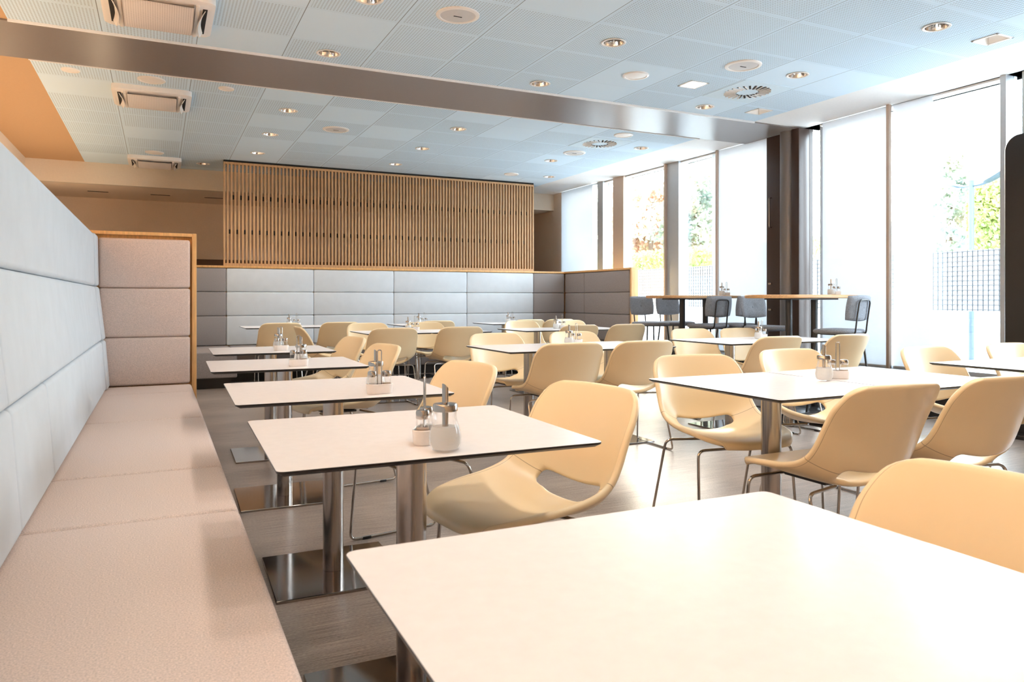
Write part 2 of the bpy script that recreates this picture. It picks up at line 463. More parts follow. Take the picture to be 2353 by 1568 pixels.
# roller blinds
def blind(y0, y1, x, label, edge_side=0):
    r = empty('roller_blind', (x, (y0 + y1) / 2, .40)); w = (y1 - y0) / 2; h = ZC - .40
    tag(r, label, 'blind', 'pale translucent roller blinds on the window side')
    boxo('fabric', (-.002, -w, .03), (.002, w, h - .005), M['blind'], r)
    boxo('bottom_bar', (-.012, -w, 0), (.012, w, .03), M['alu'], r, .004)
    if edge_side:
        y = w * edge_side
        boxo('guide_rail', (-.03, min(y, y - .034 * edge_side), 0), (.01, max(y, y - .034 * edge_side), h), M['bronze'], r, .003)
blind(10.64, 11.70, XW - .03, 'pale translucent blind at the far end beside the back wall')
blind(6.64, 7.555, XW - .03, 'pale translucent blind left of the dark steel post', 1)
blind(7.56, 7.715, XW + .03, 'narrow strip of pale blind drawn at the edge of the tree view', 0)
blind(5.005, 5.846, XW - .03, 'pale translucent blind behind the right-hand grey stool', -1)
blind(4.585, 5.0, XW + .0, 'pale translucent blind beside the clear view of the street lamp', 0)

# black free-standing panel at the right edge
bm = bmesh.new()
pts = rrect(.9, 2.40, .12, 8)
slab(bm, pts, [(0, .006), (.006, 0), (.114, 0), (.12, .006)])
xform(bm, Matrix.Translation((0, 0, 1.20 + .02)) @ Matrix.Rotation(R(90), 4, 'Y') @ Matrix.Rotation(R(90), 4, 'Z'))
tp = empty('freestanding_totem', (6.2, 3.21, 0)); tag(tp, 'tall black panel with rounded top corner in front of the window', 'panel')
finish(bm, 'panel_body', M['black'], tp)
boxo('foot', (-.15, -.4, 0), (.27, .4, .03), M['black'], tp, .005)

# ---------------------------------------------------------- ceiling fixtures
def downlight():
    r = empty('downlight')
    bm = bmesh.new()
    lathe(bm, [(.078, .0), (.092, -.002), (.095, -.006), (.088, -.009), (.076, -.006), (.074, .01)], 32); finish(bm, 'trim_ring', M['plastic'], r)
    bm = bmesh.new(); rs = lathe(bm, [(.0745, -.004), (.068, .03), (.055, .07), (.045, .095)], 32)
    finish(bm, 'reflector', M['mirror'], r)
    bm = bmesh.new(); rs = lathe(bm, [(.001, .092), (.046, .092)], 20); finish(bm, 'lamp_lens', M['lens'], r)
    bm = bmesh.new()
    for k in range(6):
        a = k * math.pi / 3
        vs0 = len(bm.verts)
        box(bm, (.012, -.001, .02), (.062, .001, .05)); bm.verts.ensure_lookup_table()
        xform(bm, Matrix.Rotation(a, 4, 'Z'), bm.verts[vs0:])
    finish(bm, 'baffle', M['chrome'], r)
    return r
M['lens'] = emit_mat('warm_lamp_lens', (1, .93, .85, 1), 2.5)
ROWN = {4.7: 'in the row of three nearest the viewer', 5.9: 'in the row just in front of the grey ceiling strip', 7.8: 'in the first row behind the grey ceiling strip',
        7.9: 'in the first row behind the grey ceiling strip', 9.1: 'in the second row behind the grey ceiling strip', 10.3: 'in the row beside the slatted screen'}
M['mirror'] = mat('mirror_reflector', srgb(238, 236, 234), .12, 1)
d0 = downlight()
for i, (x, y) in enumerate(DOWN):
    if y < 3.5 and (x, y) != (5.018, 3.43): lb = 'round chrome downlight, %s one of unseen row %d ahead of the top edge of the photo' % ('left' if x < 2 else 'middle' if x < 4 else 'window-side', {3.43: 1, 2.25: 2, 1.05: 3, -.2: 4}[y])
    elif y == 3.43: lb = 'round chrome downlight at the upper right, nearest the square one by the window'
    elif y > 12: lb = 'added round downlight hidden in the low ceiling behind the slatted screen'  # hidden lamp added to brighten the far wall
    elif y > 11: lb = 'round chrome downlight at the far left, between ceiling cassette and slatted screen'
    else: lb = 'round chrome downlight, %s %s' % ({0: 'left one', 1: 'middle one', 2: 'window-side one'}[0 if x < 2 else 1 if x < 4 else 2], ROWN[round(y, 1)])
    if i == 0: d0.location = (x, y, ZC); o = d0; tag(o, lb, 'downlight', 'round recessed downlights')
    else: o = dup(d0, (x, y, ZC if y < 12 else 2.745), 0, lb, 'round recessed downlights', 'downlight')
    ld = bpy.data.lights.new('spot', 'SPOT'); ld.energy = (18 if x < 2 else 10) if y > 4 else (15 if x < 2 else 26); ld.color = (1, .92, .83) if y > 4 else (1, .94, .88); ld.spot_size = R(110); ld.spot_blend = .8; ld.shadow_soft_size = .12
    lo = bpy.data.objects.new('downlight_beam', ld); col.objects.link(lo); lo.location = (0, 0, -.02); lo.parent = o
def square_light(lit):
    r = empty('square_downlight')
    bm = bmesh.new()
    for a in range(4):
        n0 = len(bm.verts); box(bm, (-.10, .082, -.006), (.10, .10, .0), .002, 1); bm.verts.ensure_lookup_table()
        xform(bm, Matrix.Rotation(a * math.pi / 2, 4, 'Z'), bm.verts[n0:])
    finish(bm, 'trim_ring', M['plastic'], r)
    bm = bmesh.new()
    a = [(-.083, -.083, 0), (.083, -.083, 0), (.083, .083, 0), (-.083, .083, 0)]; b = [(x * .55, y * .55, .07) for x, y, _ in a]
    va = [bm.verts.new(p) for p in a]; vb = [bm.verts.new(p) for p in b]
    for k in range(4): bm.faces.new((va[k], vb[k], vb[(k+1) % 4], va[(k+1) % 4]))
    finish(bm, 'reflector', M['plastic'] , r, smooth=0)
    bm = bmesh.new(); box(bm, (-.046, -.046, .066), (.046, .046, .072)); finish(bm, 'lamp_lens', emit_mat('white_lens', (1, .97, .92, 1), 40 if lit else .6), r)
    return r
for (x, y), lb, lit in zip(SQ, ['white square downlight at the upper right corner above the window', 'white square downlight where the grey ceiling strip meets the window side', 'small glowing square downlight beside the large round speaker'], (0, 0, 1)):
    o = square_light(lit); o.location = (x, y, ZC); tag(o, lb, 'downlight', 'square recessed downlights')
def disc(rad, name, face):
    r = empty(name)
    bm = bmesh.new(); rs = lathe(bm, [(rad, 0), (rad * .99, -.008), (rad * .93, -.012), (rad * .82, -.012), (rad * .80, -.007)], 40); finish(bm, 'rim', M['plastic'], r)
    bm = bmesh.new(); rs = lathe(bm, [(rad * .80, -.007), (rad * .5, -.011), (rad * .01, -.013)], 40); finish(bm, 'grille' if face else 'cover', M['plastic_grey'] if face else M['plastic'], r)
    if face: boxo('badge', (-.03, -.004, -.015), (.03, .004, -.012), M['void'], r)
    return r
s0 = disc(.15, 'ceiling_speaker', True)
SPK = [((1.849, 4.71), 'large round ceiling speaker at the top centre in front of the grey strip'), ((4.396, 4.697), 'large round ceiling speaker near the window side in front of the grey strip'),
       ((1.834, 8.493), 'round ceiling speaker on the left behind the grey strip'), ((4.996, 8.481), 'round ceiling speaker on the window side behind the grey strip')]
for i, (p, lb) in enumerate(SPK):
    if i == 0: s0.location = p + (ZC,); tag(s0, lb, 'speaker', 'ceiling speakers')
    else: dup(s0, p + (ZC,), 0, lb, 'ceiling speakers', 'speaker')
c0 = disc(.115, 'ceiling_cover', False)
DISC = [((3.748, 5.312), 'round white ceiling cover between two downlights in front of the grey strip', 1), ((-.059, 7.282), 'round ceiling cover just above the middle ceiling cassette', 1),
        ((-.052, 10.873), 'round ceiling cover just above the farthest ceiling cassette', 1), ((4.98, 7.306), 'round white ceiling cover beside the far air diffuser', 1),
        ((4.961, 10.356), 'round ceiling cover near the right end of the slatted screen', 1), ((-.677, 7.262), 'small round ceiling cover in the leftmost tile behind the grey strip', .62), ((.563, 7.283), 'small round ceiling cover right of the middle ceiling cassette', .6)]
for i, (p, lb, s) in enumerate(DISC):
    if i == 0: c0.location = p + (ZC,); o = tag(c0, lb, 'ceiling cover', 'round ceiling covers')
    else: o = dup(c0, p + (ZC,), 0, lb, 'round ceiling covers', 'ceiling cover')
    o.scale = (s, s, 1)
def diffuser():
    r = empty('ceiling_vent')
    bm = bmesh.new(); box(bm, (-.29, -.29, -.004), (.29, .29, 0)); finish(bm, 'face_plate', M['ceil_plain'], r)
    for k in range(24):
        a = 2 * math.pi * k / 24; b = bmesh.new()
        r0, r1 = (.09, .21)
        if k % 2: r0 = .05 + .05
        box(b, (r0, -.010, -.0055), (r1, .010, -.004)); xform(b, Matrix.Rotation(a, 4, 'Z') @ Matrix.Translation((0, .03, 0)))
        finish(b, 'slot', M['void'], r, smooth=0)
    bm = bmesh.new()
    for k in range(24):
        n0 = len(bm.verts); box(bm, (.1, -.0015, -.016), (.21, .0015, -.004)); bm.verts.ensure_lookup_table()
        xform(bm, Matrix.Rotation(2 * math.pi * k / 24, 4, 'Z') @ Matrix.Translation((0, .041, 0)), bm.verts[n0:])
    finish(bm, 'swirl_vanes', M['plastic'], r)
    return r
M['ceil_plain'] = mat('ceiling_plain', srgb(212, 230, 241), .9, spec=.05)
f0 = diffuser(); f0.location = (4.993, 5.283, ZC); tag(f0, 'swirl air diffuser in the ceiling in front of the grey strip', 'air vent', 'swirl air diffusers')
dup(f0, (4.988, 7.845, ZC), 0, 'swirl air diffuser in the ceiling behind the grey strip', 'swirl air diffusers', 'air vent')
def cassette():
    r = empty('air_cassette')
    bm = bmesh.new(); pts = []
    base = rrect(.68, .68, .06, 5)
    for x, y in base:   # sides drawn in a little at the middle
        pts.append((x - math.copysign(.012, x) * math.cos(y / .34 * 1.5), y))
    slab(bm, pts, [(-.055, .02), (-.045, .0), (0, 0)]); finish(bm, 'frame', M['plastic'], r)
    bm = bmesh.new(); n = 14; rows = []
    for i in range(n + 1):
        y = -.30 + .60 * i / n; z = -.062 - .05 * (1 - (y / .30) ** 2) - .018 * (i == 0)
        rows.append((y, z))
    for (ya, za), (yb, zb) in zip(rows, rows[1:]):
        bm.faces.new([bm.verts.new(p) for p in ((-.205, ya, za), (-.205, yb, zb), (.205, yb, zb), (.205, ya, za))])
    bmesh.ops.remove_doubles(bm, verts=bm.verts[:], dist=1e-5)
    for x in (-.205, .205):
        top = [bm.verts.new((x, y, -.05)) for y, z in rows]; lo = [bm.verts.new((x, y, z)) for y, z in rows]
        for i in range(n): bm.faces.new((top[i], lo[i], lo[i+1], top[i+1]))
    finish(bm, 'intake_grille', M['perf'], r)
    for s in (-1, 1):
        bm = bmesh.new(); box(bm, (s * .275 - .014, -.24, -.059), (s * .275 + .014, .24, -.0555)); finish(bm, 'air_slot', M['void'], r)
        bm = bmesh.new(); nn = 10
        pts = [(s * (.258 - .02 * math.cos(k / nn * math.pi - math.pi / 2)), -.22 + .44 * k / nn) for k in range(nn + 1)]
        for (xa, ya), (xb, yb) in zip(pts, pts[1:]):
            hexa(bm, [(xa - .003, ya, -.095), (xa + .003, ya, -.095), (xb + .003, yb, -.095), (xb - .003, yb, -.095), (xa + s * .02 - .003, ya, -.056), (xa + s * .02 + .003, ya, -.056), (xb + s * .02 + .003, yb, -.056), (xb + s * .02 - .003, yb, -.056)])
        finish(bm, 'louver', M['plastic'], r)
        boxo('side_rail', (s * .228 - .012, -.3, -.07), (s * .228 + .012, .3, -.054), M['plastic'], r, .004)
    return r
a0 = cassette(); a0.location = (0, 5.45, ZC); tag(a0, 'cream ceiling air cassette at the top left edge of the photo', 'air conditioner', 'ceiling air cassettes')
dup(a0, (-.055, 7.86, ZC), 0, 'cream ceiling air cassette just behind the grey ceiling strip', 'ceiling air cassettes', 'air conditioner')
dup(a0, (-.05, 11.5, ZC), 0, 'small looking cream ceiling air cassette far back by the bulkhead', 'ceiling air cassettes', 'air conditioner')
for x, lb in ((-.75, 'dark linear vent in the low far ceiling, half hidden by the white backrest'), (.02, 'dark linear vent in the low far ceiling, middle one'), (.72, 'thin linear vent in the low far ceiling next to the slatted screen')):
    o = empty('linear_vent', (x * 1.12, 12.9, 2.745)); tag(o, lb, 'air vent', 'linear vents in the low ceiling')
    boxo('slot', (-.14, -.03, -.004), (.14, .03, .0), M['void'], o); boxo('rim', (-.16, -.045, -.002), (.16, .045, .0), M['tan_wall'], o)

# --------------------------------------------------------------- banquettes
def cushion(bm, lo, hi, bev=.022): box(bm, lo, hi, bev, 4)
lb_ = empty('banquette', (0, 0, 0))
tag(lb_, 'long bench on the left with pink-beige seat, white padded back and wood-edged end panel', 'bench', 'upholstered benches')
SE = [-1.2, .6, 2.42, 3.08, 4.40, 5.65, 6.14]
for i, (a, b) in enumerate(zip(SE, SE[1:])):
    bm = bmesh.new(); box(bm, (-.40, a + .001, .10), (.225, b - .001, .45), .02, 4); finish(bm, 'seat_cushion', M['fabric'], lb_)
boxo('plinth', (-.38, -1.2, 0), (.13, 6.14, .10), M['black'], lb_)
def back_tier(y0, y1, z0, z1, xa, xb, name='back_cushion', m=None):
    bm = bmesh.new(); t = .07
    hexa(bm, [(xa - t, y0, z0), (xa, y0, z0), (xa, y1, z0), (xa - t, y1, z0), (xb - t, y0, z1), (xb, y0, z1), (xb, y1, z1), (xb - t, y1, z1)], .02, 4)
    return finish(bm, name, m or M['leather_white'], lb_)
YC = 5.93
for (z0, z1, xa, xb, cuts) in [(.452, .80, -.335, -.362, [-1.2, .5, 1.72, 2.40, 3.10, YC]), (.802, 1.19, -.362, -.405, [-1.2, 2.38, YC]), (1.192, 1.565, -.405, -.412, [-1.2, YC])]:
    for a, b in zip(cuts, cuts[1:]): back_tier(a + .001, b - .001, z0, z1, xa, xb)
    back_tier(YC + .001, 6.14, z0, z1, xa + .012, xb + .012, 'corner_cushion')
boxo('back_board', (-.52, -1.2, .1), (-.47, 6.2, 1.56), M['oak'], lb_, .003)
# end panel
boxo('end_board', (-.50, 6.20, 0), (.262, 6.24, 1.60), M['oak'], lb_, .003)
boxo('end_board_lip', (.230, 6.15, 0), (.262, 6.20, 1.60), M['oak'], lb_, .003)
boxo('end_board_cap', (-.50, 6.15, 1.575), (.230, 6.20, 1.60), M['oak'], lb_, .003)
for a, b in ((.452, .812), (.814, 1.18), (1.182, 1.55)):
    bm = bmesh.new(); cushion(bm, (-.40, 6.145, a), (.217, 6.199, b), .02); finish(bm, 'end_cushion', M['fabric'], lb_)

bb = empty('banquette', (0, 0, 0))
tag(bb, 'corner booth bench along the rear wall below the slatted screen, pale padded back', 'bench', 'upholstered benches')
rows = [(.452, .862), (.864, 1.196), (1.198, 1.525)]
XS = [.243, .843, 2.033, 3.233, 4.436, 5.632, 6.228]
for a, b in zip(XS, XS[1:]):
    for z0, z1 in rows:
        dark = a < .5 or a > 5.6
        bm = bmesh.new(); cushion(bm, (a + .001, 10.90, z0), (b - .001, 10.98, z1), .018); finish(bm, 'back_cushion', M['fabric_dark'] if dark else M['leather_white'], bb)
for a, b in ((10.27, 10.898), (9.0, 10.27)):
    for z0, z1 in rows:
        bm = bmesh.new(); cushion(bm, (6.230, a + .001, z0), (6.31, b - .001, z1), .018); finish(bm, 'side_cushion', M['fabric_dark'], bb)
for lo, hi in (((.25, 9.62, .13), (.87, 10.90, .45)), ((.872, 10.3, .13), (5.60, 10.90, .45)), ((5.602, 9.0, .13), (6.23, 10.90, .45))):
    bm = bmesh.new(); cushion(bm, lo, hi, .02); finish(bm, 'seat_cushion', M['fabric_dark'], bb)
for lo, hi in (((.25, 9.70, 0), (.80, 10.90, .13)), ((.80, 10.40, 0), (5.68, 10.90, .13)), ((5.68, 9.02, 0), (6.23, 10.90, .13))):
    boxo('plinth', lo, hi, M['black'], bb)
boxo('rear_board', (.243, 10.982, 0), (6.345, 11.0, 1.53), M['oak'], bb)
boxo('top_ledge', (.243, 10.9, 1.53), (6.345, 11.09, 1.56), M['oak'], bb, .003)
boxo('side_board', (6.312, 8.97, 0), (6.345, 10.98, 1.53), M['oak'], bb, .002)
boxo('side_ledge', (6.225, 8.97, 1.53), (6.345, 10.90, 1.56), M['oak'], bb, .003)
boxo('front_post', (6.222, 8.93, 0), (6.345, 8.968, 1.56), M['oak'], bb, .003)

# slatted screen above the booth
sc_ = empty('slatted_screen', (0, 11.03, 1.56))
tag(sc_, 'oak slatted screen standing on the rear booth ledge up to the ceiling', 'screen')
X0, X1 = .845, 5.66; NS = 96; st = (X1 - X0) / NS; zt = ZC - 1.56 - .03
sl = boxo('slat', (-.0125, -.025, .04), (.0125, .025, zt - .03), M['oak_slat'], sc_, .001, 1)
sl.location = (X0 + st * .5, 0, 0)
for k in range(1, NS):
    c = sl.copy(); col.objects.link(c); c.parent = sc_; c.location = (X0 + st * (k + .5), 0, 0)
boxo('bottom_rail', (X0 - .012, -.03, 0), (X1 + .012, .03, .04), M['oak_slat'], sc_)
boxo('top_rail', (X0 - .012, -.03, zt - .03), (X1 + .012, .03, zt), M['oak_slat'], sc_)
boxo('end_rail', (X0 - .03, -.03, 0), (X0 - .008, .03, zt), M['oak_slat'], sc_)
boxo('end_rail', (X1 + .008, -.03, 0), (X1 + .03, .03, zt), M['oak_slat'], sc_)
boxo('shadow_gap', (X0 - .03, -.02, zt), (X1 + .03, .03, zt + .028), M['void'], sc_)
bk = boxo('bracket', (-.0125, -.005, -.03), (.0125, .02, .03), M['void'], sc_)
bk.location = (X0 + st, 0, .97)
for r_, (zz, off) in enumerate(((.97, 1), (.485, 0))):
    for k in range(47):
        if r_ == 0 and k == 0: continue
        c = bk.copy(); col.objects.link(c); c.parent = sc_; c.location = (X0 + st * (2 * k + 1 + off), 0, zz)
    if r_ == 0: bk.location = (X0 + st * 2, 0, zz)

# far cabinet seen right of the screen
fc = empty('cabinet', (6.1, 12.3, 0)); tag(fc, 'dark cabinet in the passage right of the slatted screen', 'cabinet')
boxo('carcass', (-.3, -.2, 0), (.1, .2, 1.58), M['dark_wood'], fc, .003)
boxo('door', (-.28, -.215, .08), (.08, -.2, 1.54), M['dark_wood'], fc, .002)
ov = empty('display_case', (6.0, 12.3, 1.58)); tag(ov, 'small dark glass case standing on the cabinet behind the booth', 'case')
boxo('base', (-.14, -.15, 0), (.16, .15, .015), M['black'], ov); boxo('top', (-.14, -.15, .14), (.16, .15, .155), M['black'], ov)
for x in (-.135, .145):
    for y in (-.145, .135): boxo('corner_post', (x, y, .015), (x + .01, y + .01, .14), M['black'], ov)
boxo('glass_side', (-.125, -.143, .015), (.145, -.14, .14), M['glass'], ov)

# ------------------------------------------------------------------- tables
def make_table(w, d, label, group):
    r = empty('dining_table'); tag(r, label, 'table', group)
    bm = bmesh.new(); slab(bm, rrect(w, d, .018, 5), [(.7265, .016), (.7345, .001), (.7385, 0), (.7398, .0008)], [1, 1, 1, 1, 0]); finish(bm, 'tabletop', [M['laminate'], M['laminate_edge']], r)
    bm = bmesh.new(); box(bm, (-.15, -.15, .7205), (.15, .15, .7262), .002, 1); finish(bm, 'mounting_plate', M['black_metal'], r)
    bm = bmesh.new(); cyl(bm, (0, 0), .041, .012, .7205, 40); finish(bm, 'column', M['steel'], r)
    bm = bmesh.new(); slab(bm, rrect(.5, .5, .004, 2), [(0, 0), (.009, 0), (.0115, .002)]); finish(bm, 'base_plate', M['steel_plate'], r)
    return r
TBL = [  # x, y, rot, size, label
 (.628, .688, .6, 0, 'white table in the foreground, the one cut by the bottom edge of the photo'),
 (.622, 1.93, 1.2, 0, 'white table along the long bench, second from the viewer'),
 (.635, 2.99, 1.2, 0, 'white table along the long bench, third from the viewer'),
 (.632, 4.24, 1.2, 0, 'white table along the long bench, fourth from the viewer'),
 (.715, 5.45, .8, 0, 'white table along the long bench, farthest one beside its end panel'),
 (2.335, 2.33, 0, 1, 'left white table of the nearest pair in the middle, with the sugar jar'),
 (3.040, 2.33, 0, 1, 'right white table of the nearest pair in the middle'),
 (4.275, 2.34, 0, 1, 'white table at the right edge near the window'),
 (4.978, 2.34, 0, 1, 'white table past the right edge one, nearest the window'),
 (2.475, 4.86, 0, 1, 'left white table of the middle-row pair between four tan chairs'),
 (3.178, 4.86, 0, 1, 'right white table of the middle-row pair between four tan chairs'),
 (4.435, 4.90, 0, 1, 'left white table of the pair in front of the round-ended high tables'),
 (5.138, 4.90-.35, 0, 2, 'right white table of the pair in front of the high tables'),
 (2.27, 7.80, 0, 1, 'left white table of the far pair facing the booth centre'),
 (2.973, 7.80, 0, 1, 'right white table of the far pair facing the booth centre'),
 (4.04, 7.72, 0, 1, 'left white table of the far pair beside the booth side panel'),
 (4.743, 7.72, 0, 1, 'right white table of the far pair beside the booth side panel'),
 (1.30, 9.89, 0, 1, 'leftmost white table along the rear booth'),
 (2.003, 9.89, 0, 1, 'second white table from the left along the rear booth'),
 (3.29, 9.89, 0, 1, 'white table along the middle of the rear booth'),
 (4.62, 9.89, 0, 1, 'second white table from the right along the rear booth'),
 (5.22, 9.86, 0, 2, 'rightmost white table along the rear booth'),
]
ta = make_table(.79, .71, 'x', 'g'); tb = make_table(.70, .79, 'x', 'g'); tc_ = make_table(.48, .79, 'x', 'g')
used = set()
for x, y, rz, k, lb in TBL:
    g = 'white tables along the long bench' if k == 0 else 'white tables in the open dining area'
    if k == 2 and 'high' in lb: x, y, k = 5.138, 4.90, 1
    if 'rear booth' in lb: g = 'white tables along the rear booth'
    src = (ta, tb, tc_)[k]
    if k in used: dup(src, (x, y, 0), R(-rz), lb, g)
    else: used.add(k); src.location = (x, y, 0); src.rotation_euler = (0, 0, R(-rz)); tag(src, lb, 'table', g)

# ------------------------------------------------------------------- chairs
def catmull(P, t):
    n = len(P) - 1; s = t * n; i = min(int(s), n - 1); f = s - i
    g = lambda k: P[max(0, min(n, k))]
    p0, p1, p2, p3 = g(i-1), g(i), g(i+1), g(i+2)
    return tuple(.5 * (2*b + (c-a)*f + (2*a-5*b+4*c-d)*f*f + (3*b-a-3*c+d)*f**3) for a, b, c, d in zip(p0, p1, p2, p3))
def make_chair():
    r = empty('shell_chair')
    C = [(.236,.425),(.230,.447),(.17,.457),(.06,.444),(-.08,.432),(-.185,.430),(-.240,.452),(-.270,.510),(-.298,.61),(-.332,.71),(-.366,.81)]
    E = [(.208,.432),(.202,.452),(.15,.468),(.06,.484),(-.05,.499),(-.13,.522),(-.178,.555),(-.210,.60),(-.240,.66),(-.277,.728),(-.318,.802)]
    W = [.165,.19,.235,.258,.268,.272,.271,.268,.264,.261,.258]
    NV, NU = 44, 28
    bm = bmesh.new(); uvl = bm.loops.layers.uv.new('UVMap'); g = []
    def S(u, t):
        c = catmull(C, t); e = catmull(E, t); hw = catmull([(w,) for w in W], t)[0] - (.085 * (1 - math.sqrt(max(0, 1 - ((t - .87) / .13) ** 2))) if t > .87 else 0)
        ue = u * hw / catmull([(w_,) for w_ in W], t)[0] if t > .8 else u
        w = abs(ue) ** (2.3 + max(0, .12 - t) * 20)
        return Vector((hw * u, c[0] * (1 - w) + e[0] * w, c[1] * (1 - w) + e[1] * w))
    par = {}
    for j in range(NV + 1):
        row = []
        for i in range(NU + 1):
            v = bm.verts.new(S(-1 + 2 * i / NU, j / NV)); par[v] = (-1 + 2 * i / NU, j / NV); row.append(v)
        g.append(row)
    for j in range(NV):
        for i in range(NU):
            u = -1 + 2 * (i + .5) / NU; t = (j + .5) / NV
            cu, ct = abs(u) / .60, abs(t - .600) / .068
            if cu ** 4 + ct ** 4 < 1: continue
            f = bm.faces.new((g[j][i], g[j][i+1], g[j+1][i+1], g[j+1][i]))
            for l in f.loops:
                for jj, ii in ((j, i), (j, i+1), (j+1, i+1), (j+1, i)):
                    if l.vert is g[jj][ii]: l[uvl].uv = (-1 + 2 * ii / NU, jj / NV)
    bmesh.ops.delete(bm, geom=[v for v in bm.verts if not v.link_faces], context='VERTS')
    for v in bm.verts:
        u, t = par[v]
        if v.is_boundary and abs(u) < .85 and .4 < t < .8:
            cu, ct = u / .60, (t - .600) / .068
            k = (cu ** 4 + ct ** 4) ** -.25
            v.co = S(u * k, .600 + ct * .068 * k)
    o = finish(bm, 'shell', M['leather'], r, smooth=0)
    s = o.modifiers.new('s', 'SOLIDIFY'); s.thickness = .024; s.offset = 0; s.use_even_offset = True
    b = o.modifiers.new('u', 'SUBSURF'); b.levels = 1; b.render_levels = 1
    dg = bpy.context.evaluated_depsgraph_get(); dg.update()
    me = bpy.data.meshes.new_from_object(o.evaluated_get(dg)); o.modifiers.clear(); o.data = me; me.name = 'shell'
    me.polygons.foreach_set('use_smooth', [True] * len(me.polygons))
    for sx in (-1, 1):
        bm = bmesh.new()
        P = [(sx*.07, -.13, .411), (sx*.25, -.17, .411), (sx*.262, -.29, .0075), (sx*.262, .15, .0075), (sx*.25, .12, .411), (sx*.07, .12, .411)]
        tube(bm, fillet(P, .035, 6), .0065, 10); fr = finish(bm, 'sled_leg', M['chrome'], r)
        for y in (-.2, .07): boxo('glide', (sx*.262 - .009, y - .02, 0), (sx*.262 + .009, y + .02, .012), M['rubber'], fr, .002)
    bm = bmesh.new(); box(bm, (-.09, -.10, .4085), (.09, .10, .421), .003, 1); finish(bm, 'seat_bracket', M['black_metal'], r)
    return r
CH = [  # x, y, heading (deg, direction of the front), label
 (.930, .715, 181, 'tan shell chair at the bottom right corner, back of it beyond the foreground table'),
 (1.005, 2.09, 188, 'tan shell chair facing the bench at the second bench table, whole seat in view'),
 (.965, 3.08, 188, 'tan shell chair facing the bench at the third bench table'),
 (.985, 4.56, 187, 'tan shell chair facing the bench at the fourth bench table'),
 (1.02, 5.55, 187, 'tan shell chair facing the bench at the farthest bench table'),
 (1.66, 7.96, 0, 'tan shell chair facing right at the left end of the far table pair'),
 (2.465, 2.72, 262, 'tan shell chair facing the viewer, seat behind the nearest middle table column'),
 (3.29, 2.82, 270, 'tan shell chair facing the viewer behind the sugar jar of the nearest middle pair'),
 (2.31, 2.05, 90, 'tan shell chair with back to the viewer at the nearest middle table, left one'),
 (2.93, 2.05, 90, 'tan shell chair with back to the viewer, cut by the right edge'),
 (4.21, 2.62, 270, 'pale lit shell chair facing the viewer at the right edge table by the window'),
 (5.03, 2.62, 270, 'pale lit shell chair at the right edge below the black panel'),
 (2.58, 5.36, 272, 'tan shell chair facing the viewer on the far left of the middle-row pair'),
 (3.33, 5.36, 270, 'pale shell chair facing the viewer behind the sugar jar of the middle-row pair'),
 (2.50, 4.58, 88, 'tan shell chair with back to the viewer on the near left of the middle-row pair'),
 (3.09, 4.58, 90, 'tan shell chair with back to the viewer on the near right of the middle-row pair'),
 (4.68, 5.40, 270, 'pale shell chair facing the viewer, left on the far side by the high tables'),
 (5.20, 5.30, 270, 'pale shell chair facing the viewer, mostly hidden behind the sugar jar near the high tables'),
 (4.40, 4.62, 90, 'tan shell chair with back to the viewer, left in front of the high tables'),
 (5.18, 4.62, 92, 'tan shell chair with back to the viewer below the right-hand grey stool'),
 (2.27, 8.44, 270, 'tan shell chair facing the viewer, far side left of the far centre pair'),
 (2.99, 8.44, 270, 'tan shell chair facing the viewer, far side right of the far centre pair'),
 (2.14, 7.52, 90, 'tan shell chair with back to the viewer, near side left of the far centre pair'),
 (2.87, 7.52, 90, 'tan shell chair with back to the viewer, near side right of the far centre pair'),
 (4.33, 8.42, 270, 'pale shell chair facing the viewer, far left of the pair by booth side panel'),
 (5.06, 8.42, 270, 'pale shell chair facing the viewer, far right of the pair by booth side panel'),
 (4.27, 7.44, 90, 'tan shell chair with back to the viewer, near side left by the booth side panel'),
 (4.92, 7.44, 90, 'tan shell chair with back to the viewer against the booth side panel post'),
 (1.345, 9.61, 90, 'tan shell chair at the leftmost table of the rear booth'),
 (2.07, 9.61, 90, 'tan shell chair at the second table from the left of the rear booth'),
 (3.36, 9.61, 90, 'tan shell chair at the middle table of the rear booth'),
 (4.74, 9.61, 90, 'tan shell chair at the second table from the right of the rear booth'),
 (5.22, 9.58, 90, 'tan shell chair at the rightmost table of the rear booth'),
]
ch0 = make_chair()
for i, (x, y, h, lb) in enumerate(CH):
    if i == 0: ch0.location = (x, y, 0); ch0.rotation_euler = (0, 0, R(h - 90)); tag(ch0, lb, 'chair', 'tan shell dining chairs')
    else: dup(ch0, (x, y, 0), R(h - 90), lb, 'tan shell dining chairs', 'chair')

# ------------------------------------------------- high tables and bar stools
def bar_table(W_=1.24, D_=.64):
    r = empty('bar_table')
    bm = bmesh.new(); slab(bm, rrect(W_, D_, .30, 14), [(1.105, .012), (1.113, 0), (1.132, 0), (1.14, .008)]); finish(bm, 'tabletop', M['oak_top'], r)
    for x in (-.175, .175):
        bm = bmesh.new(); cyl(bm, (x, 0), .034, .012, 1.09, 24); finish(bm, 'column', M['black_metal'], r)
        boxo('base_plate', (x - .17, -.28, 0), (x + .17, .28, .012), M['black_metal'], r, .003)
    boxo('mounting_plate', (-.38, -.12, 1.09), (.38, .12, 1.1045), M['black_metal'], r, .002)
    return r
b0 = bar_table(); b0.location = (5.82, 5.40, 0); tag(b0, 'high oak table with rounded ends in front of the dark steel post', 'table', 'high oak tables')
dup(b0, (5.82, 7.05, 0), 0, 'high oak table with rounded ends beside the rear booth, left one', 'high oak tables', 'table')
